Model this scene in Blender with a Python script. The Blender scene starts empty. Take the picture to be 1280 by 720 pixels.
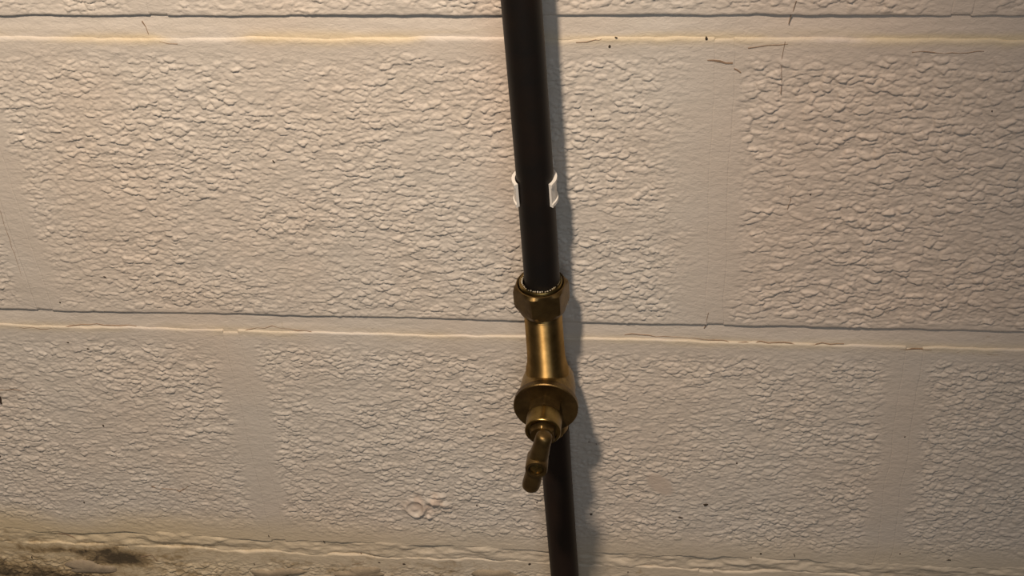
import bpy, bmesh, math, random
import numpy as np
from mathutils import Vector, Matrix

random.seed(7)
S = 0.001                      # the wall is laid out in millimetres
SC = bpy.context.scene
COL = SC.collection

# ------------------------------------------------------------------ camera
F, PITCH, ROLL, YAW = 1900.42, -0.682633, 0.072770, 0.146945
CX, CY, CZ = -18.71, -748.67, 650.52
cp, sp, cy_, sy_, cr, sr = math.cos(PITCH), math.sin(PITCH), math.cos(YAW), math.sin(YAW), math.cos(ROLL), math.sin(ROLL)
Rm = Matrix(((cy_, -sy_, 0), (sy_, cy_, 0), (0, 0, 1))) @ Matrix(((1, 0, 0), (0, cp, -sp), (0, sp, cp))) @ Matrix(((cr, 0, sr), (0, 1, 0), (-sr, 0, cr)))
ri, fo, up = Rm @ Vector((1, 0, 0)), Rm @ Vector((0, 1, 0)), Rm @ Vector((0, 0, 1))
cam = bpy.data.cameras.new('camera')
cam.sensor_width = 36.0
cam.lens = F / 1280 * 36.0
cam.clip_start = 0.01
camo = bpy.data.objects.new('camera', cam)
COL.objects.link(camo)
M4 = Matrix((ri, up, -fo)).transposed().to_4x4()
M4.translation = Vector((CX, CY, CZ)) * S
camo.matrix_world = M4
SC.camera = camo

# ------------------------------------------------------------------ world, lamps, exposure
SC.view_settings.view_transform = 'Standard'
SC.view_settings.look = 'None'
SC.view_settings.gamma = 1.0
SC.view_settings.use_curve_mapping = False
SC.view_settings.exposure = 0.0
W = bpy.data.worlds.new('cellar_gloom')
SC.world = W
W.use_nodes = True
W.node_tree.nodes['Background'].inputs[0].default_value = (0.70, 0.75, 0.80, 1)
W.node_tree.nodes['Background'].inputs[1].default_value = 0.035


def lamp(name, loc, energy, color, radius, kind):
    l = bpy.data.lights.new(name, kind)
    l.energy = energy
    l.color = color
    if kind == 'AREA':
        l.size = radius
    else:
        l.shadow_soft_size = radius
    o = bpy.data.objects.new(name, l)
    o.location = Vector(loc) * S
    COL.objects.link(o)
    return o


key = lamp('cellar_lamp', (-225, -646, 1090), 67.0, (1.0, 0.815, 0.64), 0.036, 'SPOT')
key.data.spot_size = math.radians(72)
key.data.spot_blend = 1.0
key.rotation_euler = (Vector((-410, 0, 55)) - Vector((-225, -646, 1090))).to_track_quat('-Z', 'Y').to_euler()
fill = lamp('cool_fill', (250, -1500, 700), 4.5, (0.92, 0.96, 1.0), 0.7, 'AREA')  # added fill: cool area lamp out in front that lifts the shadows
fill.rotation_euler = (Vector((0, 0, 0)) - Vector((250, -1500, 700))).to_track_quat('-Z', 'Y').to_euler()


# ------------------------------------------------------------------ material helpers
def new_mat(name):
    m = bpy.data.materials.new(name)
    m.use_nodes = True
    nt = m.node_tree
    b = nt.nodes['Principled BSDF']
    return m, nt, b


def node(nt, kind, **kw):
    n = nt.nodes.new(kind)
    for k, v in kw.items():
        if k.startswith('i_'):
            n.inputs[int(k[2:])].default_value = v
        else:
            setattr(n, k, v)
    return n


def noise(nt, vec, scale, detail=3, rough=0.5, dist=0.0):
    n = nt.nodes.new('ShaderNodeTexNoise')
    n.inputs['Scale'].default_value = scale
    n.inputs['Detail'].default_value = detail
    n.inputs['Roughness'].default_value = rough
    n.inputs['Distortion'].default_value = dist
    nt.links.new(vec, n.inputs['Vector'])
    return n.outputs['Fac']


def ramp(nt, fac, stops):
    n = nt.nodes.new('ShaderNodeValToRGB')
    e = n.color_ramp.elements
    while len(e) < len(stops):
        e.new(0.5)
    for el, (p, c) in zip(e, stops):
        el.position = p
        el.color = (c[0], c[1], c[2], 1) if isinstance(c, tuple) else (c, c, c, 1)
    nt.links.new(fac, n.inputs['Fac'])
    return n.outputs['Color']


def mix(nt, fac, a, b, mode='MIX'):
    n = nt.nodes.new('ShaderNodeMix')
    n.data_type = 'RGBA'
    n.blend_type = mode
    for sock, val in ((n.inputs[0], fac), (n.inputs[6], a), (n.inputs[7], b)):
        if hasattr(val, 'is_output'):
            nt.links.new(val, sock)
        elif isinstance(val, tuple):
            sock.default_value = (val[0], val[1], val[2], 1)
        else:
            sock.default_value = val
    return n.outputs[2]


def bump(nt, b, height, strength, dist):
    n = nt.nodes.new('ShaderNodeBump')
    n.inputs['Strength'].default_value = strength
    n.inputs['Distance'].default_value = dist
    nt.links.new(height, n.inputs['Height'])
    nt.links.new(n.outputs['Normal'], b.inputs['Normal'])


def attr(nt, name):
    n = nt.nodes.new('ShaderNodeAttribute')
    n.attribute_name = name
    return n.outputs['Fac']


PAINT = (0.60, 0.545, 0.480)


def paint_material():
    """thick cream masonry paint; 'dirt', 'cream' and 'pink' are stains with shapes of their own"""
    m, nt, b = new_mat('masonry_paint')
    pos = nt.nodes.new('ShaderNodeNewGeometry').outputs['Position']
    big = noise(nt, pos, 7, 3, 0.55)
    c = mix(nt, ramp(nt, big, [(0.42, 0.0), (0.64, 1.0)]), PAINT, (0.605, 0.525, 0.445))
    mid = noise(nt, pos, 45, 4, 0.6)
    c = mix(nt, ramp(nt, mid, [(0.35, 0.0), (0.75, 0.35)]), c, (0.52, 0.47, 0.40))
    c = mix(nt, attr(nt, 'pink'), c, (0.56, 0.43, 0.34))
    c = mix(nt, attr(nt, 'cream'), c, (0.61, 0.49, 0.30))
    # grime: broken up by noise, densest where 'dirt' is high
    g = noise(nt, pos, 130, 5, 0.7, 0.6)
    g2 = noise(nt, pos, 32, 5, 0.65, 0.8)
    gs = node(nt, 'ShaderNodeMath', operation='MULTIPLY_ADD', i_1=1.1, i_2=-0.55)
    nt.links.new(g2, gs.inputs[0])
    ga = node(nt, 'ShaderNodeMath', operation='ADD')
    nt.links.new(g, ga.inputs[0])
    nt.links.new(gs.outputs[0], ga.inputs[1])
    gm = node(nt, 'ShaderNodeMath', operation='ADD')
    nt.links.new(ga.outputs[0], gm.inputs[0])
    nt.links.new(attr(nt, 'dirt'), gm.inputs[1])
    gh = node(nt, 'ShaderNodeMath', operation='MULTIPLY', i_1=0.6)
    nt.links.new(gm.outputs[0], gh.inputs[0])
    c = mix(nt, ramp(nt, gh.outputs[0], [(0.468, 0.0), (0.68, 0.85)]), c, (0.29, 0.205, 0.105))
    c = mix(nt, ramp(nt, gh.outputs[0], [(0.66, 0.0), (0.84, 0.9)]), c, (0.055, 0.042, 0.027))
    nt.links.new(c, b.inputs['Base Color'])
    b.inputs['Roughness'].default_value = 0.50
    b.inputs['Specular IOR Level'].default_value = 0.40
    mp = nt.nodes.new('ShaderNodeMapping')
    mp.inputs['Scale'].default_value = (1.0, 1.0, 1.7)
    nt.links.new(pos, mp.inputs['Vector'])
    h = noise(nt, mp.outputs['Vector'], 250, 5, 0.62, 0.5)
    bump(nt, b, h, 0.5, 0.0011)
    return m


def simple(name, col, rough=0.6, metallic=0.0, var=0.15, scale=60, bstr=0.2, bdist=0.0005, col2=None):
    m, nt, b = new_mat(name)
    pos = nt.nodes.new('ShaderNodeTexCoord').outputs['Object']
    n = noise(nt, pos, scale, 5, 0.62)
    c2 = col2 or tuple(x * (1 - var * 2) for x in col)
    c = mix(nt, ramp(nt, n, [(0.38, 0.0), (0.68, 1.0)]), col, c2)
    nt.links.new(c, b.inputs['Base Color'])
    b.inputs['Roughness'].default_value = rough
    b.inputs['Metallic'].default_value = metallic
    bump(nt, b, noise(nt, pos, scale * 5, 4, 0.6), bstr, bdist)
    return m


M_PAINT = paint_material()
M_BACK = simple('old_mortar', (0.36, 0.31, 0.25), 0.9)
M_FLOOR = simple('concrete_floor', (0.22, 0.19, 0.16), 0.85, scale=9, var=0.2)
M_BLACK = simple('black_plastic', (0.0065, 0.0055, 0.005), 0.5, var=0.1, scale=40, bstr=0.15, col2=(0.011, 0.007, 0.005))
M_BLACK.node_tree.nodes['Principled BSDF'].inputs['Specular IOR Level'].default_value = 0.25
M_BROWN = simple('tarnished_copper', (0.016, 0.0080, 0.0050), 0.55, 0.0, scale=35, bstr=0.2, col2=(0.009, 0.0055, 0.004))
M_BROWN.node_tree.nodes['Principled BSDF'].inputs['Specular IOR Level'].default_value = 0.25
M_BRASS = simple('tarnished_brass', (0.36, 0.245, 0.09), 0.36, 0.95, scale=70, bstr=0.18, bdist=0.0006, col2=(0.12, 0.078, 0.028))
M_BRASSD = simple('dull_cast_brass', (0.17, 0.112, 0.042), 0.42, 0.9, scale=90, bstr=0.25, bdist=0.0006, col2=(0.085, 0.052, 0.020))
M_TURNED = simple('turned_brass', (0.50, 0.335, 0.13), 0.58, 1.0, scale=70, bstr=0.1, bdist=0.0004, col2=(0.30, 0.19, 0.065))
_b = M_TURNED.node_tree.nodes['Principled BSDF']
_b.inputs['Anisotropic'].default_value = 1.0
_b.inputs['Anisotropic Rotation'].default_value = 0.25
_t = M_TURNED.node_tree.nodes.new('ShaderNodeTangent')
_t.direction_type = 'RADIAL'
_t.axis = 'Z'
M_TURNED.node_tree.links.new(_t.outputs[0], _b.inputs['Tangent'])
M_BRASSR = simple('machined_brass', (0.34, 0.24, 0.085), 0.30, 1.0, scale=120, bstr=0.12, col2=(0.18, 0.12, 0.04))
M_CLIP = simple('white_plastic', (0.80, 0.76, 0.70), 0.35, var=0.04, scale=40, bstr=0.05)
M_SPECK = simple('dark_dirt', (0.045, 0.028, 0.016), 0.9, scale=200)
M_STONE = simple('bare_grey_mortar', (0.37, 0.295, 0.205), 0.9, scale=130, bstr=0.5, bdist=0.001)
M_GRIT = simple('lime_scale', (0.50, 0.45, 0.36), 0.7, scale=300, col2=(0.22, 0.17, 0.09))


# ------------------------------------------------------------------ numpy noise
def _h(ix, iy, k):
    n = (ix.astype(np.int64) * 374761393 + iy.astype(np.int64) * 668265263 + k * 974634777) & 0xFFFFFFFF
    n = ((n ^ (n >> 13)) * 1274126177) & 0xFFFFFFFF
    n = ((n ^ (n >> 16)) * 2246822519) & 0xFFFFFFFF
    n = n ^ (n >> 15)
    return (n & 0xFFFFFF) / float(0x1000000)


def vnoise(x, y, k=0):
    ix, iy = np.floor(x), np.floor(y)
    fx, fy = x - ix, y - iy
    fx = fx * fx * fx * (fx * (fx * 6 - 15) + 10)
    fy = fy * fy * fy * (fy * (fy * 6 - 15) + 10)
    ix, iy = ix.astype(np.int64), iy.astype(np.int64)
    a, b_, c, d = _h(ix, iy, k), _h(ix + 1, iy, k), _h(ix, iy + 1, k), _h(ix + 1, iy + 1, k)
    return (a + (b_ - a) * fx) * (1 - fy) + (c + (d - c) * fx) * fy


def fbm(x, y, k=0, o=4):
    s, a, t = 0.0, 0.5, 0.0
    for i in range(o):
        s = s + a * vnoise(x * 2 ** i + 17.3 * i, y * 2 ** i - 9.1 * i, k + i)
        t += a
        a *= 0.5
    return s / t * 2 - 1


def worley(x, y, k=0):
    ix, iy = np.floor(x).astype(np.int64), np.floor(y).astype(np.int64)
    f1 = np.full(x.shape, 9.0)
    f2 = np.full(x.shape, 9.0)
    idv = np.zeros(x.shape)
    dx1 = np.zeros(x.shape)
    dy1 = np.zeros(x.shape)
    for i in (-1, 0, 1):
        for j in (-1, 0, 1):
            cx, cy = ix + i, iy + j
            px, py = cx + _h(cx, cy, k + 1), cy + _h(cx, cy, k + 2)
            dx, dy = x - px, y - py
            d = np.sqrt(dx * dx + dy * dy)
            r = _h(cx, cy, k + 3)
            m = d < f1
            f2 = np.where(m, f1, np.minimum(f2, d))
            f1 = np.where(m, d, f1)
            idv = np.where(m, r, idv)
            dx1 = np.where(m, dx, dx1)
            dy1 = np.where(m, dy, dy1)
    return f1, f2 - f1, idv, dx1, dy1


def sst(a, b_, x):
    t = np.clip((x - a) / (b_ - a), 0, 1)
    return t * t * (3 - 2 * t)


# ------------------------------------------------------------------ the wall: courses of painted blocks
PU, PV = 450.0, 225.0           # block pitch
OFF = 127.0                     # bond offset of every other course
BED, PERP = 13.0, 10.0          # joint widths
SCAR = (-213.0, -176.0)         # paint blister
OVAL = (-34.0, -142.0)          # smooth worn oval patch


def rough(u, v, k=1.0):
    """lumpy split face under thick paint, mm proud of the face"""
    u, v = u / k, v / k
    wu = u + 3.2 * fbm(u / 13, v / 9, 11, 3) + 1.2 * fbm(u / 4, v / 3, 14, 2)
    wv = v + 2.2 * fbm(u / 11, v / 8, 21, 3) + 0.9 * fbm(u / 4, v / 3, 24, 2)
    f, e, r, dx, dy = worley(wu / 7.8, wv / 4.6, 31)
    a = (0.15 + 0.85 * r) * sst(0.0, 0.34, e) + 0.30 * (r - 0.5) - 0.45 * dy * (r > 0.3)
    f, e, r, dx, dy = worley(wu / 4.3 + 7.7, wv / 2.5 - 3.1, 51)
    b_ = (0.25 + 0.75 * r) * sst(0.0, 0.50, e) - 0.30 * dy
    f, e, r, dx, dy = worley(wu / 2.6 - 1.7, wv / 1.7 + 5.1, 57)
    c = r * sst(0.0, 0.5, e) - 0.3 * dy
    n = fbm(u / 22, v / 14, 61, 3)
    return (1.15 * a + 0.62 * b_ + 0.22 * c + 0.5 * n - 0.80) * k ** 0.5


def block_height(u, v, ub, vb, seed):
    u0, u1 = ub
    v0, v1 = vb
    jl = 6 * fbm(v / 16 + seed, u / 40, 71, 3)
    jr = 6 * fbm(v / 16 - seed, u / 40, 75, 3)
    jt = 5 * fbm(u / 22 + seed, v / 40, 79, 3)
    du0, du1 = u - u0 + jl, u1 - u + jr
    dv1, dv0 = v1 - v + jt, v - v0 + jt
    right_fade = 16 if seed != 11 else 40          # the big middle block fades out slowly to its right
    amp = sst(3, 13, du0) * sst(4, right_fade, du1) * sst(5, 22, dv1) * sst(0.5, 7, dv0)
    patch = sst(-0.55, 0.25, fbm(u / 45 + 3 * seed, v / 30, 83, 3))
    amp = amp * (0.55 + 0.45 * patch)
    # damp lower edge of the third course line is smeared smooth
    if v0 < -215 and v0 > -225:
        amp = amp * sst(2, 26, v - v0 + 8 * fbm(u / 40, v / 20, 87, 3))
    # the worn oval patch
    amp = amp * sst(0.85, 1.25, np.hypot((u - OVAL[0]) * 1.15 + (v - OVAL[1]) * 0.5, (v - OVAL[1]) * 0.8) / 8.5)
    h = rough(u, v, 1.0 if u0 > -20 and v0 > 0 else 0.78) * amp + 0.35 * fbm(u / 60, v / 30, 91, 3) + 0.12 * fbm(u / 5, v / 2.6, 95, 3)
    # paint blister: a broken ring with a ridge trailing up to its right
    q = np.hypot(u - SCAR[0], (v - SCAR[1]) * 0.9) + 0.8 * fbm(u / 4, v / 4, 97, 2)
    ang = np.arctan2(v - SCAR[1], u - SCAR[0])
    h = h * sst(4, 11, q) + 2.6 * np.exp(-((q - 6.8) / 1.5) ** 2) * (0.7 + 0.3 * np.cos(ang + 0.9)) - 0.7 * np.exp(-(q / 5.0) ** 2) + 1.3 * np.exp(-(np.hypot(u - SCAR[0] + 1, v - SCAR[1] + 1.5) / 2.6) ** 2)
    for (a, c, w, hh) in ((SCAR[0] + 13, SCAR[1] + 7, 3.0, 2.2), (SCAR[0] + 20, SCAR[1] + 13, 2.4, 1.6), (SCAR[0] + 22, SCAR[1] + 4, 2.6, 1.8), (SCAR[0] + 9, SCAR[1] - 9, 1.6, 1.6)):
        h = h + 1.5 * hh * np.exp(-(((u - a) / (w * 1.6)) ** 2 + ((v - c) / w) ** 2))
    return h


def stains(u, v):
    low = -205 + 9 * fbm(u / 60, v / 60, 101, 4)
    left = np.clip((-180 - u) / 300, 0, 1)
    d = sst(low - 4, low - 40, v) * (0.10 + 0.22 * left) + 0.08 * sst(-200, -235, v) + 0.22 * sst(-218, -250, v) * fbm(u / 40, v / 9, 109, 4)
    # a black damp patch at the lower left
    d = d + 0.74 * np.exp(-(((u + 456) / 24) ** 2 + ((v + 247) / 9) ** 2)) + 0.62 * np.exp(-(((u + 545) / 80) ** 2 + ((v + 270) / 9) ** 2)) + 0.40 * np.exp(-(((u + 500) / 40) ** 2 + ((v + 240) / 3) ** 2)) + 0.25 * np.exp(-(((u + 205) / 60) ** 2 + ((v + 242) / 8) ** 2))
    cream = (0.35 + 0.45 * left) * sst(low + 22, low - 14, v)
    for b_ in (0.0, 225.0, 450.0):
        cream = np.maximum(cream, (0.7 if b_ > 100 else 0.4) * np.exp(-((v - (b_ - BED / 2 - 1)) / 4.0) ** 2) * sst(-0.6, 0.3, fbm(u / 50, v / 9, 103, 3)))
    pk = 0.8 * np.exp(-(((u - SCAR[0] - 9) / 17) ** 2 + ((v - SCAR[1] - 6) / 12) ** 2)) * sst(-0.3, 0.3, fbm(u / 7, v / 7, 105, 3))
    pk = pk + 0.30 * np.exp(-((u + 128 + 10 * fbm(v / 30, u / 90, 107, 3)) / 13) ** 2) * sst(20, 90, v)
    pk = pk + 0.34 * sst(-40, 40, u) * sst(-20, 30, v) + 0.2 * sst(-60, 160, u)  # pinker tone on the upper right block, rising gently towards the right
    pk = pk + 0.38 * sst(1.25, 0.85, np.hypot((u - OVAL[0]) * 1.15 + (v - OVAL[1]) * 0.5, (v - OVAL[1]) * 0.8) / 8.5)
    return np.clip(d, 0, 1.2), np.clip(cream, 0, 1), np.clip(pk, 0, 1)


def grid_lines(a, b_, f0, f1, fine, coarse):
    """sample positions from a to b_: fine inside f0..f1, coarse outside"""
    cuts = sorted({a, b_, min(max(f0, a), b_), min(max(f1, a), b_)})
    out = []
    for p, q in zip(cuts[:-1], cuts[1:]):
        step = fine if p >= f0 - 1e-6 and q <= f1 + 1e-6 else coarse
        n = max(2, int(round((q - p) / step)))
        out += list(np.linspace(p, q, n, endpoint=False))
    return np.array(out + [b_])


def sheet(name, X, Y, Z, back, mat, parent, attrs=None):
    """a relief sheet (mm arrays, rows x columns) closed by a skirt that runs back to y = back"""
    nr, nc = X.shape
    ring = np.concatenate([np.arange(nc), np.arange(1, nr) * nc + nc - 1, (nr - 1) * nc + np.arange(nc - 2, -1, -1), np.arange(nr - 2, 0, -1) * nc])
    org = np.array([X.mean(), 0.0, Z.mean()])
    P = np.stack([X.ravel(), Y.ravel(), Z.ravel()], 1)
    B = P[ring].copy()
    B[:, 1] = back
    P = np.concatenate([P, B]) - org
    i = (np.arange(nr - 1)[:, None] * nc + np.arange(nc - 1)[None]).ravel()
    q = np.stack([i, i + 1, i + nc + 1, i + nc], 1)
    n0 = nr * nc
    k = np.arange(len(ring))
    k2 = (k + 1) % len(ring)
    s = np.stack([ring[k2], ring[k], n0 + k, n0 + k2], 1)
    Q = np.concatenate([q, s]).astype(np.int32)
    me = bpy.data.meshes.new(name)
    me.vertices.add(len(P))
    me.vertices.foreach_set('co', (P * S).astype(np.float32).ravel())
    me.loops.add(Q.size)
    me.loops.foreach_set('vertex_index', Q.ravel())
    me.polygons.add(len(Q))
    me.polygons.foreach_set('loop_start', (np.arange(len(Q)) * 4).astype(np.int32))
    me.polygons.foreach_set('use_smooth', np.ones(len(Q), bool))
    for nm, A in (attrs or {}).items():
        at = me.attributes.new(nm, 'FLOAT', 'POINT')
        at.data.foreach_set('value', np.concatenate([A.ravel(), A.ravel()[ring]]).astype(np.float32))
    me.update(calc_edges=True)
    me.validate()
    me.materials.append(mat)
    o = bpy.data.objects.new(name, me)
    o.location = Vector(org.tolist()) * S
    o.parent = parent
    COL.objects.link(o)
    return o


def box_mesh(name, lo, hi, mat, parent=None):
    bm = bmesh.new()
    bmesh.ops.create_cube(bm, size=1)
    lo, hi = Vector(lo) * S, Vector(hi) * S
    c = (lo + hi) / 2
    bmesh.ops.scale(bm, vec=hi - lo, verts=bm.verts)
    me = bpy.data.meshes.new(name)
    bm.to_mesh(me)
    bm.free()
    me.materials.append(mat)
    o = bpy.data.objects.new(name, me)
    o.location = c
    o.parent = parent
    COL.objects.link(o)
    return o


FLOOR_Z = -456.0
WU0, WU1, WV1 = -1180.0, 1080.0, 888.0
wall = box_mesh('wall_back', (WU0, 14, FLOOR_Z), (WU1, 120, WV1), M_BACK)
wall['kind'] = 'structure'
wall['label'] = 'cream painted concrete block wall with rough lumpy faces'
wall.matrix_parent_inverse = Matrix()
WALL_LOC = wall.location.copy()


def onwall(o):
    o.location = o.location - WALL_LOC
    return o


VU0, VU1, VV0, VV1 = -580.0, 320.0, -272.0, 266.0     # what the photograph shows, with a margin
FINE, COARSE = 0.75, 7.0


def edge_wobble(u, v, k):
    """1-D unevenness of a bed line near height v (mm)"""
    w = 1.1 * fbm(u / 55, v * 0 + k, 111, 4) + 0.5 * fbm(u / 9, v * 0 + k, 117, 2)
    if k < 0 and k > -6:                # the crumbled bed at the foot of the wall
        w = 2.4 * w + 2.5 * fbm(u / 22, v * 0 + k, 113, 4)
    return w


def end_wobble(v, u):
    return 1.8 * fbm(v / 28, v * 0 + u * 0.37, 121, 3)


def make_block(u0, u1, v0, v1, seed):
    us = grid_lines(u0, u1, VU0, VU1, FINE, COARSE)
    vs = grid_lines(v0, v1, VV0, VV1, FINE, COARSE)
    U, V = np.meshgrid(us, vs)
    h = block_height(U, V, (u0, u1), (v0, v1), seed)
    # rounded arrises: soft on the top ledge, tight below and at the sides
    for d, r in ((v1 - V, (3.6 if round(v1 / PV) == 1 else 1.3) + 1.4 * fbm(U / 30, V * 0, 119, 3)), (V - v0, 1.0 if round(v0 / PV) == -1 else 2.0), (U - u0, 0.45), (u1 - U, 0.45)):
        t = np.clip(1 - d / r, 0, 1)
        h = h - r * (1 - np.sqrt(np.clip(1 - t * t, 0, 1)))
    t = (V - v0) / (v1 - v0)
    Vw = V + edge_wobble(U, V, 3.7 * round(v0 / PV)) * (1 - t) ** 3 + edge_wobble(U, V, 3.7 * round(v1 / PV) + 1.3) * t ** 3
    s_ = (U - u0) / (u1 - u0)
    U = U + end_wobble(V, u0 - PERP / 2) * (1 - s_) ** 12 + end_wobble(V, u1 + PERP / 2) * s_ ** 12
    d, c, p = stains(U, V)
    return onwall(sheet('concrete_block', U, -h, Vw, 22.0, M_PAINT, wall, {'dirt': d, 'cream': c, 'pink': p}))


rows = [(-2, 0.0), (-1, OFF), (0, 0.0), (1, OFF), (2, 0.0), (3, OFF)]
n_seed = 0
for r, off in rows:
    v0, v1 = r * PV + BED / 2, (r + 1) * PV - BED / 2
    if r == -2:
        v0 = FLOOR_Z + 1
    for k in range(-4, 4):
        u0, u1 = off + k * PU + PERP / 2, off + (k + 1) * PU - PERP / 2
        u0, u1 = max(u0, WU0), min(u1, WU1)
        if u1 - u0 < 30:
            continue
        n_seed += 1
        make_block(u0, u1, v0, min(v1, WV1), 11 if (r == 0 and k == -1) else 20 + n_seed)
        # the upright joint at the block's right end, struck nearly flush and painted over
        if u1 + PERP < WU1:
            us = grid_lines(u1 - 1, u1 + PERP + 1, VU0, VU1, 1.2, 4)
            vs = grid_lines(v0, min(v1, WV1), VV0, VV1, 1.2, 9)
            U, V = np.meshgrid(us, vs)
            h = -0.10 + 0.35 * fbm(U / 60, V / 30, 91, 3) + 0.12 * fbm(U / 5, V / 2.6, 95, 3) + 0.10 * fbm(U / 9, V / 2.4, 135, 3)
            h = h - 4.0 * sst(3.0, 0.0, v1 - V) - 2.0 * sst(2.0, 0.0, V - v0)
            U = U + end_wobble(V, u1 + PERP / 2)
            d, c, p = stains(U, V)
            t = (V - v0) / (min(v1, WV1) - v0)
            V = V + edge_wobble(U, V, 3.7 * round(v0 / PV)) * (1 - t) ** 3 + edge_wobble(U, V, 3.7 * round(v1 / PV) + 1.3) * t ** 3
            onwall(sheet('mortar_joint', U, -h, V, 22.0, M_PAINT, wall, {'dirt': d, 'cream': c, 'pink': p}))
# bed joints: raked back under the blocks above, sloping out to the ledge below
for r in range(-1, 4):
    vc = r * PV
    us = grid_lines(WU0, WU1, VU0, VU1, 0.9 if r == -1 else 1.5, 12)
    lap = 11 if r == -1 else 3
    vs = np.linspace(vc - BED / 2 - lap, vc + BED / 2 + lap, 40 if r == -1 else 15)
    U, V = np.meshgrid(us, vs)
    t = (V - vs[0]) / (vs[-1] - vs[0])
    h = -1.0 - (1.6 + 1.1 * fbm(U / 70, U * 0 + r, 147, 3)) * t + 0.35 * fbm(U / 40, V / 6, 141 + r, 3) + 0.12 * fbm(U / 6, V / 3, 145, 2)
    if r == -1:                         # crumbling, bulging bed at the damp foot of the wall
        h = -0.3 - 3.2 * np.abs(2 * t - 1.1) ** 2.2 + 2.4 * fbm(U / 34, V / 10, 151, 5) + 1.0 * fbm(U / 9, V / 4, 155, 3)
    d, c, p = stains(U, V)
    onwall(sheet('mortar_joint', U, -h, V, 22.0, M_PAINT, wall, {'dirt': d, 'cream': c, 'pink': p}))

floor = box_mesh('floor', (WU0, -1500, FLOOR_Z - 60), (WU1, 120, FLOOR_Z), M_FLOOR)
floor['kind'] = 'structure'
floor['label'] = 'bare grey concrete floor at the foot of the wall'


# ------------------------------------------------------------------ helpers for the fittings
def link(name, bm, mat, parent=None, smooth=40):
    me = bpy.data.meshes.new(name)
    bmesh.ops.recalc_face_normals(bm, faces=bm.faces)
    bm.to_mesh(me)
    bm.free()
    me.materials.append(mat)
    for p in me.polygons:
        p.use_smooth = True
    me.set_sharp_from_angle(angle=math.radians(smooth))
    o = bpy.data.objects.new(name, me)
    o.parent = parent
    COL.objects.link(o)
    return o


def thing(name, label, cat, loc):
    o = bpy.data.objects.new(name, None)
    o.empty_display_size = 0.02
    o.location = Vector(loc) * S
    o['label'] = label
    o['category'] = cat
    COL.objects.link(o)
    return o


def ring_loft(bm, rings, close=False, cap0=False, cap1=False):
    vr = [[bm.verts.new(Vector(p) * S) for p in rg] for rg in rings]
    n = len(vr[0])
    pairs = list(zip(vr[:-1], vr[1:])) + ([(vr[-1], vr[0])] if close else [])
    for a, b_ in pairs:
        for i in range(n):
            bm.faces.new((a[i], a[(i + 1) % n], b_[(i + 1) % n], b_[i]))
    if cap0:
        bm.faces.new(vr[0][::-1])
    if cap1:
        bm.faces.new(vr[-1])
    return vr


def lathe(bm, prof, axis='Z', seg=48, origin=(0, 0, 0), close=False, fn=None):
    """prof: (distance along axis, radius). axis Z up, or O = outward from the wall (-Y)"""
    rings = []
    for (a, r) in prof:
        rg = []
        for i in range(seg):
            t = 2 * math.pi * i / seg
            rr = fn(t, a, r) if fn else r
            x, y = rr * math.cos(t), rr * math.sin(t)
            p = (x, y, a) if axis == 'Z' else (x, -a, y)
            rg.append((p[0] + origin[0], p[1] + origin[1], p[2] + origin[2]))
        rings.append(rg)
    ring_loft(bm, rings, close, not close, not close)


def hexr(af, phase, chamfer=0.0):
    """radius function of a hexagon with flats af/2 from the axis, its corners cut by radius r"""
    def f(t, a, r):
        q = (t - phase + math.pi / 6) % (math.pi / 3) - math.pi / 6
        # corner at q = 0 -> flat normals at +-30 degrees
        w = (math.pi / 6 - abs(q))
        return min(r, af / 2 / math.cos(w))
    return f


# pipe axis: leans a few millimetres over its length
def axis(z, y=-28.0):
    return Vector((-105.6 - 0.0140 * z, y, z))


ZB = -23.0                                     # height of the valve's bonnet axis
A0 = axis(ZB)
ax_dir = (axis(100) - axis(0)).normalized()
LEAN = Vector((0, 0, 1)).rotation_difference(ax_dir).to_euler()

# ------------------------------------------------------------------ upper pipe
def pipe(name, z0, z1, r, mat, label, dx=0.0):
    a = axis(z0)
    t = bpy.data.objects.new(name, None)
    bm = bmesh.new()
    prof = []
    n = 40
    rings = []
    prev = None
    for i in range(n + 1):
        z = (z1 - z0) * i / n
        ox, oy = 0.35 * math.sin(z / 70.0), 0.3 * math.sin(z / 90.0 + 1)
        rings.append([(ox + r * math.cos(2 * math.pi * k / 56), oy + r * math.sin(2 * math.pi * k / 56), z) for k in range(56)])
    # open bore at both ends
    inner = [[(p[0] * 0.85, p[1] * 0.85, p[2]) for p in rings[-1]], [(p[0] * 0.85, p[1] * 0.85, p[2] - 20) for p in rings[-1]]]
    ring_loft(bm, rings + inner, False, True, True)
    bpy.data.objects.remove(t)
    o = link(name, bm, mat)
    o.location = (a + Vector((dx, 0, 0))) * S
    o.rotation_euler = LEAN
    o['label'] = label
    o['category'] = 'pipe'
    return o


ZN = ZB + 66.0                                 # bottom of the compression nut
pipe('water_pipe', ZN + 5, 860, 11.0, M_BLACK, 'black plastic water pipe rising from the brass valve up the block wall')
pipe('water_pipe', FLOOR_Z, ZB - 37, 10.2, M_BROWN, 'dark brown water pipe below the brass valve running down to the floor', 0.8)

# ------------------------------------------------------------------ stop valve
v = thing('stop_valve', 'tarnished brass stop valve with hexagonal nut and crosspiece handle between the two pipes', 'valve', axis(ZB) - Vector((0.9, 0, 0)))
v.rotation_euler = LEAN


def part(name, bm, mat, parent=None, label=None, smooth=40):
    o = link(name, bm, mat, parent or v, smooth)
    if label:
        o['label'] = label
    return o


# body: upright neck and outlet
bm = bmesh.new()
lathe(bm, [(-40, 10.6), (-38, 11.4), (-33, 11.4), (-32, 11.0), (-8, 12.0)], 'Z', 48)
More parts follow.
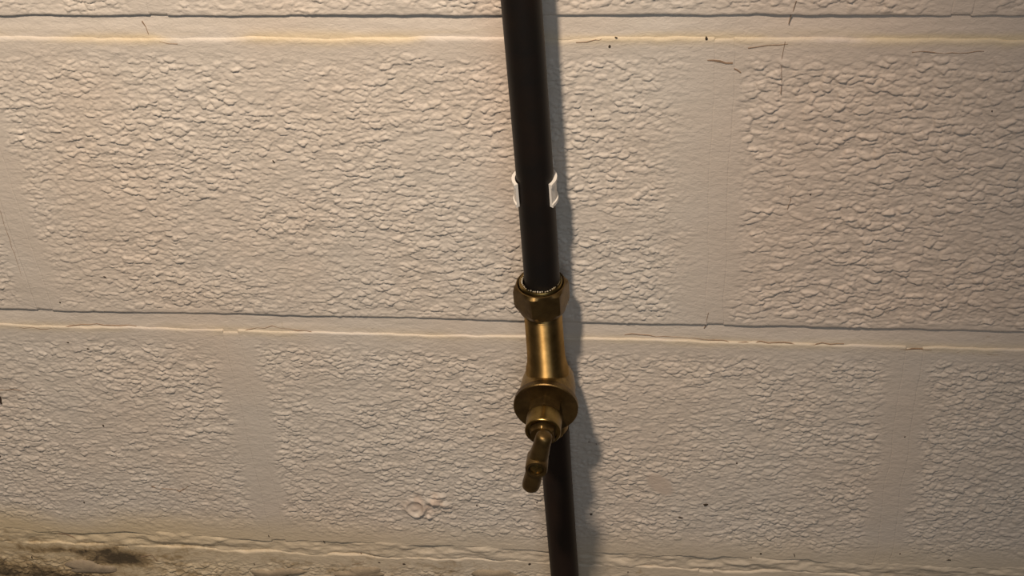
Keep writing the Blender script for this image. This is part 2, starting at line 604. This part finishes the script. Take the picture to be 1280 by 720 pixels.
# barrel that carries the bonnet, bulging towards the wall
lathe(bm, [(-19, 3), (-18, 9), (-15, 13.0), (-9, 16), (0, 17.6), (10, 18.3), (16, 18.6), (17.2, 18.8)], 'O', 64)
part('valve_body', bm, M_BRASS, smooth=35)
# the turned neck above it, with a fillet where it meets the barrel
bm = bmesh.new()
lathe(bm, [(10, 14.0), (16, 13.6), (20, 12.7), (25, 12.2), (34, 12.0), (48, 11.9), (62, 11.9), (64, 13.0), (68, 13.0)], 'Z', 64)
part('neck', bm, M_TURNED, smooth=35, label='bright turned brass neck')
# rim and face
bm = bmesh.new()
lathe(bm, [(16.2, 18.4), (16.6, 20.3), (17.2, 20.7), (21.0, 20.8), (21.6, 20.3), (21.6, 19.6), (21.2, 19.0), (21.2, 9)], 'O', 64)
part('flange', bm, M_BRASSD)
# bonnet: dark shoulder then the turned collar
bm = bmesh.new()
lathe(bm, [(21, 11.6), (29.3, 11.0)], 'O', 96, fn=hexr(19.6, math.pi / 2))
bn = part('bonnet', bm, M_BRASSD, smooth=25)
bm = bmesh.new()
prof = [(29.2, 9.8), (29.9, 10.9)]
for i in range(9):
    a = 30.6 + i * 1.2
    prof += [(a, 11.25), (a + 0.6, 11.05)]
prof += [(41.6, 11.4), (42.6, 11.4), (43.2, 10.9), (43.0, 9.4), (41.6, 9.2), (41.6, 3)]
lathe(bm, prof, 'O', 64)
part('collar', bm, M_BRASSR, bn, smooth=50)
# gland nut and spindle
bm = bmesh.new()
lathe(bm, [(41.0, 8.6), (46.0, 8.6), (47.3, 7.6), (47.5, 4)], 'O', 96, fn=hexr(15.0, math.pi / 2))
part('gland_nut', bm, M_BRASSD, smooth=25)
bm = bmesh.new()
lathe(bm, [(46, 3.6), (62, 3.6), (63, 3.9), (66, 4.2)], 'O', 32)
part('spindle', bm, M_BRASSR)

# handle: a crosspiece standing nearly upright, boss with a screw at its middle
HD = 69.0                                       # its distance out from the pipe axis
hd = bpy.data.objects.new('handle', None)
bm = bmesh.new()
prof = [(-25.0, 2.0), (-24.2, 4.2), (-22.5, 5.4), (-20, 5.7), (-12, 5.6), (-7, 5.6), (-3, 6.0), (3, 6.0), (8, 5.9), (14, 5.4), (20, 5.2), (23, 5.0), (24.6, 3.8), (25.2, 1.5)]
lathe(bm, prof, 'Z', 32, origin=(0, 0, 0))
lathe(bm, [(-9, 4.6), (-5, 6.6), (3, 6.9), (6.2, 6.9), (7.2, 6.5), (7.2, 4.9), (5.6, 4.7), (5.6, 1)], 'O', 40)
bpy.data.objects.remove(hd)
hd = part('handle', bm, M_BRASSD, smooth=40)
hd.location = Vector((-1.2, -HD, 0)) * S
hd.rotation_euler = (0, math.radians(14), 0)
# slotted screw in the boss
bm = bmesh.new()
lathe(bm, [(5.0, 4.4), (6.0, 4.3), (6.3, 3.9), (6.3, 0.5)], 'O', 28)
geom = bmesh.ops.create_cube(bm, size=1)['verts']
bmesh.ops.scale(bm, vec=Vector((1.1, 1.2, 7.0)) * S, verts=geom)
bmesh.ops.translate(bm, vec=Vector((0, -6.5, 0)) * S, verts=geom)
part('screw', bm, M_BRASSR, hd, 'bright brass screw in the middle of the handle')

# compression nut with its inner ring
HP = math.radians(-90 - 15)
bm = bmesh.new()
seg = 120
fn = hexr(30.5, HP)
rings = []
for (a, r) in [(66, 13.0), (66.3, 14.6), (70.0, 17.0), (72.5, 18.2), (82, 18.2), (84.5, 16.9), (86, 15.2), (86.2, 14.4), (85.2, 14.1), (80, 14.0), (80, 12)]:
    rings.append([(fn(2 * math.pi * i / seg, a, r) * math.cos(2 * math.pi * i / seg), fn(2 * math.pi * i / seg, a, r) * math.sin(2 * math.pi * i / seg), a) for i in range(seg)])
ring_loft(bm, rings, False, True, True)
nut = part('compression_nut', bm, M_BRASSD, smooth=22)
bm = bmesh.new()
lathe(bm, [(79, 13.4), (87.2, 13.4), (87.7, 13.0), (87.7, 11.9), (87.0, 11.2), (79, 11.2)], 'Z', 64, close=True)
part('inner_ring', bm, M_BRASSR, nut)
# crusty lime scale round the pipe where it enters the nut
bm = bmesh.new()
rs = random.Random(3)
for i in range(46):
    t = 2 * math.pi * i / 46 + rs.uniform(-.05, .05)
    s_ = rs.uniform(0.35, 0.85)
    bmesh.ops.create_icosphere(bm, subdivisions=1, radius=s_ * S, matrix=Matrix.Translation(Vector((math.cos(t) * 11.6, math.sin(t) * 11.6, 87.6 + rs.uniform(-.2, .5))) * S))
sc_ = part('lime_scale', bm, M_GRIT, nut, 'pale crusty scale round the pipe')
sc_['kind'] = 'stuff'

# ------------------------------------------------------------------ white pipe clip
ZC = 134.0
pc = thing('pipe_clip', 'white plastic snap-on clip holding the black pipe to the wall', 'clip', axis(ZC))
pc.rotation_euler = LEAN
bm = bmesh.new()
ri_, ro_, hh = 11.35, 13.3, 8.0
rings = []
N = 40
open_half = math.radians(52)
for i in range(N + 1):
    t = -math.pi / 2 + open_half + (2 * math.pi - 2 * open_half) * i / N
    c, s_ = math.cos(t), math.sin(t)
    o_ = ro_ + (0.5 if i in (0, N) else 0)
    rings.append([(ri_ * c, ri_ * s_, -hh), (o_ * c, o_ * s_, -hh), (o_ * c, o_ * s_, -hh + 2.0), ((o_ - .7) * c, (o_ - .7) * s_, -hh + 2.4),
                  ((o_ - .7) * c, (o_ - .7) * s_, hh - 2.4), (o_ * c, o_ * s_, hh - 2.0), (o_ * c, o_ * s_, hh), (ri_ * c, ri_ * s_, hh)])
ring_loft(bm, rings, False, True, True)
part('clip_jaw', bm, M_CLIP, pc, smooth=30)
bm = bmesh.new()
lathe(bm, [(-27.9, 9.0), (-26.0, 9.0), (-24.5, 6.5), (-12.6, 6.5)], 'O', 32)
part('clip_base', bm, M_CLIP, pc)


# ------------------------------------------------------------------ marks stuck to the wall
def to_wall(px, py, Y=0.0):
    d = fo * F + ri * (px - 640) - up * (py - 360)
    t = (Y - CY) / d[1]
    return CX + d[0] * t, CZ + d[2] * t


def blob(name, u, v_, w, h_, th, mat, seed, y=0.0, ang=0.0, n=14):
    """an irregular flattened lump bedded in the wall surface"""
    rs = random.Random(seed)
    ph = [rs.uniform(0, 6.28) for _ in range(3)]
    bm = bmesh.new()
    ca, sa = math.cos(ang), math.sin(ang)
    rings = []
    for (k, d) in ((1.0, -1.5), (1.0, 0.2), (0.8, 0.7), (0.4, 1.0)):
        rg = []
        for i in range(n):
            t = 2 * math.pi * i / n
            q = 1 + 0.22 * math.sin(2 * t + ph[0]) + 0.16 * math.sin(3 * t + ph[1]) + 0.10 * math.sin(5 * t + ph[2])
            x, z = w / 2 * k * q * math.cos(t), h_ / 2 * k * q * math.sin(t)
            rg.append((x * ca - z * sa, -d * th, x * sa + z * ca))
        rings.append(rg)
    ring_loft(bm, rings, False, True, True)
    o = link(name, bm, mat, wall, 60)
    o.location = Vector((u, y, v_)) * S - WALL_LOC
    return o


spots = [(762, 58, 3, 4, 0), (770, 47, 4, 1.2, 0), (883, 48, 3, 5, .3), (1022, 42, 2, 5, .4), (739, 137, 2.4, 1.6, 0), (742, 145, 2.4, 1.6, 0), (1240, 139, 2, 2, 0),
         (342, 202, 2, 5, .5), (1013, 243, 2, 2, 0), (735, 552, 4, 2.4, 0), (745, 554, 1.6, 4, .4), (739, 643, 5, 2, 0), (851, 647, 9, 2.4, 0), (882, 631, 7, 4.5, -.3),
         (921, 579, 2.5, 2.5, 0), (878, 563, 2, 3, 0), (951, 692, 5, 3, 0.4), (939, 697, 2, 3, 0), (993, 694, 2, 6, .2), (785, 715, 2, 4, 0), (856, 709, 2, 2, 0),
         (932, 713, 2, 3, 0), (596, 632, 3, 2, 0), (671, 628, 2, 2, 0), (684, 694, 2.4, 2.4, 0), (662, 705, 6, 4, 0), (105, 628, 3, 1.6, 0), (85, 428, 4, 1.6, -.5),
         (110, 436, 5, 2, -.5), (268, 676, 4, 4, .4), (336, 670, 2, 4, 0), (254, 686, 3, 1.6, 0), (186, 674, 1.6, 5, 0), (474, 703, 4, 2, 0), (405, 677, 2.5, 4, 0),
         (505, 705, 7, 2.5, 0), (318, 705, 2, 4, 0), (1131, 546, 1.6, 1.6, 0), (1186, 700, 7, 1.5, 0), (1125, 692, 2, 4, .1), (40, 697, 3, 5, 0), (107, 688, 3, 3, 0),
         (129, 532, 3, 3, 0), (0, 500, 7, 14, 0), (-3, 566, 6, 26, 0), (377, 454, 4, 2, -.4), (207, 466, 2, 2, 0), (75, 378, 3, 2, 0), (131, 346, 5, 2.5, -.3)]
for i, (px, py, w, h_, an) in enumerate(spots):
    u_, z_ = to_wall(px, py)
    on_bed = any(abs(z_ - b_ * PV) < BED / 2 for b_ in (-1, 0, 1))
    blob('dirt_speck', u_, z_, w / 2.5, h_ / 1.9, 0.3, M_SPECK, 100 + i, (2.4 if on_bed else -0.15), an, 10)

# bare lumps where the paint has come off the crumbling bed
for i, (px, py, w, h_) in enumerate([(112, 709, 44, 13), (620, 718, 30, 12), (452, 716, 36, 12), (345, 716, 40, 10)]):
    u_, z_ = to_wall(px, py)
    blob('bare_patch', u_, z_, w, h_, 2.2, M_STONE, 300 + i, 0.2, 0.05, 26)


# hairline cracks in the paint, along the ledges and down the face
M_CRACK = simple('cracked_paint_edge', (0.31, 0.21, 0.14), 0.9, scale=200)


def crack(pts, w, seed, y=-0.15):
    rs = random.Random(seed)
    line = []
    for (a, b_) in zip(pts[:-1], pts[1:]):
        n = max(2, int(math.hypot(b_[0] - a[0], b_[1] - a[1]) / 9))
        for i in range(n):
            t = i / n
            line.append((a[0] + (b_[0] - a[0]) * t + rs.uniform(-.8, .8), a[1] + (b_[1] - a[1]) * t + rs.uniform(-1.3, 1.3)))
    line.append(pts[-1])
    P = []
    for p in line:
        q = to_wall(*p)
        dz = min(abs(q[1] - b_ * PV) for b_ in (-1, 0, 1))
        P.append(Vector((q[0], 1.3 * min(1, max(0, (9 - dz) / 4)), q[1])))
    org = P[0].copy()
    bm = bmesh.new()
    rings = []
    for i, p in enumerate(P):
        d = (P[min(i + 1, len(P) - 1)] - P[max(i - 1, 0)]).normalized()
        nrm = Vector((-d.z, 0, d.x)).normalized() * w * 0.33 * rs.uniform(.4, 1.2)
        q = p - org
        rings.append([tuple(q + nrm + Vector((0, y, 0))), tuple(q - nrm + Vector((0, y, 0))), tuple(q - nrm + Vector((0, 3, 0))), tuple(q + nrm + Vector((0, 3, 0)))])
    ring_loft(bm, rings, False, True, True)
    o = link('hairline_crack', bm, M_CRACK, wall, 60)
    o.location = org * S - WALL_LOC


for i, (pts, w) in enumerate([
        ([(780, 419), (850, 424), (905, 428), (960, 429), (1010, 431), (1055, 431)], 0.55),
        ([(1125, 436), (1170, 438), (1205, 440), (1215, 443), (1280, 443)], 0.6),
        ([(20, 409), (60, 411), (110, 407), (170, 409)], 0.5), ([(300, 415), (340, 410), (362, 412), (390, 416)], 0.5),
        ([(720, 53), (745, 51), (752, 49)], 0.6), ([(996, 0), (989, 22), (986, 32)], 0.45), ([(981, 52), (977, 78), (976, 118)], 0.4),
        ([(935, 60), (960, 57), (985, 55)], 0.6), ([(1140, 65), (1180, 67), (1230, 64)], 0.5),
        ([(0, 262), (12, 300), (24, 335), (33, 362)], 0.45), ([(176, 28), (181, 36), (185, 44)], 0.5), ([(200, 53), (222, 55)], 0.7),
        ([(0, 488), (18, 487), (34, 491)], 0.7), ([(190, 609), (214, 612), (224, 614), (240, 604)], 0.7),
        ([(176, 696), (190, 694), (196, 702)], 1.0), ([(450, 690), (454, 702), (440, 706)], 0.9),
        ([(72, 668), (80, 669), (100, 676), (130, 677)], 0.9), ([(985, 231), (989, 250), (984, 262)], 0.4), ([(885, 390), (883, 405), (880, 412)], 0.5)]):
    crack(pts, w, 500 + i)
crack([(884, 75), (900, 77), (916, 79)], 1.6, 540)
crack([(918, 86), (926, 91)], 1.4, 541)
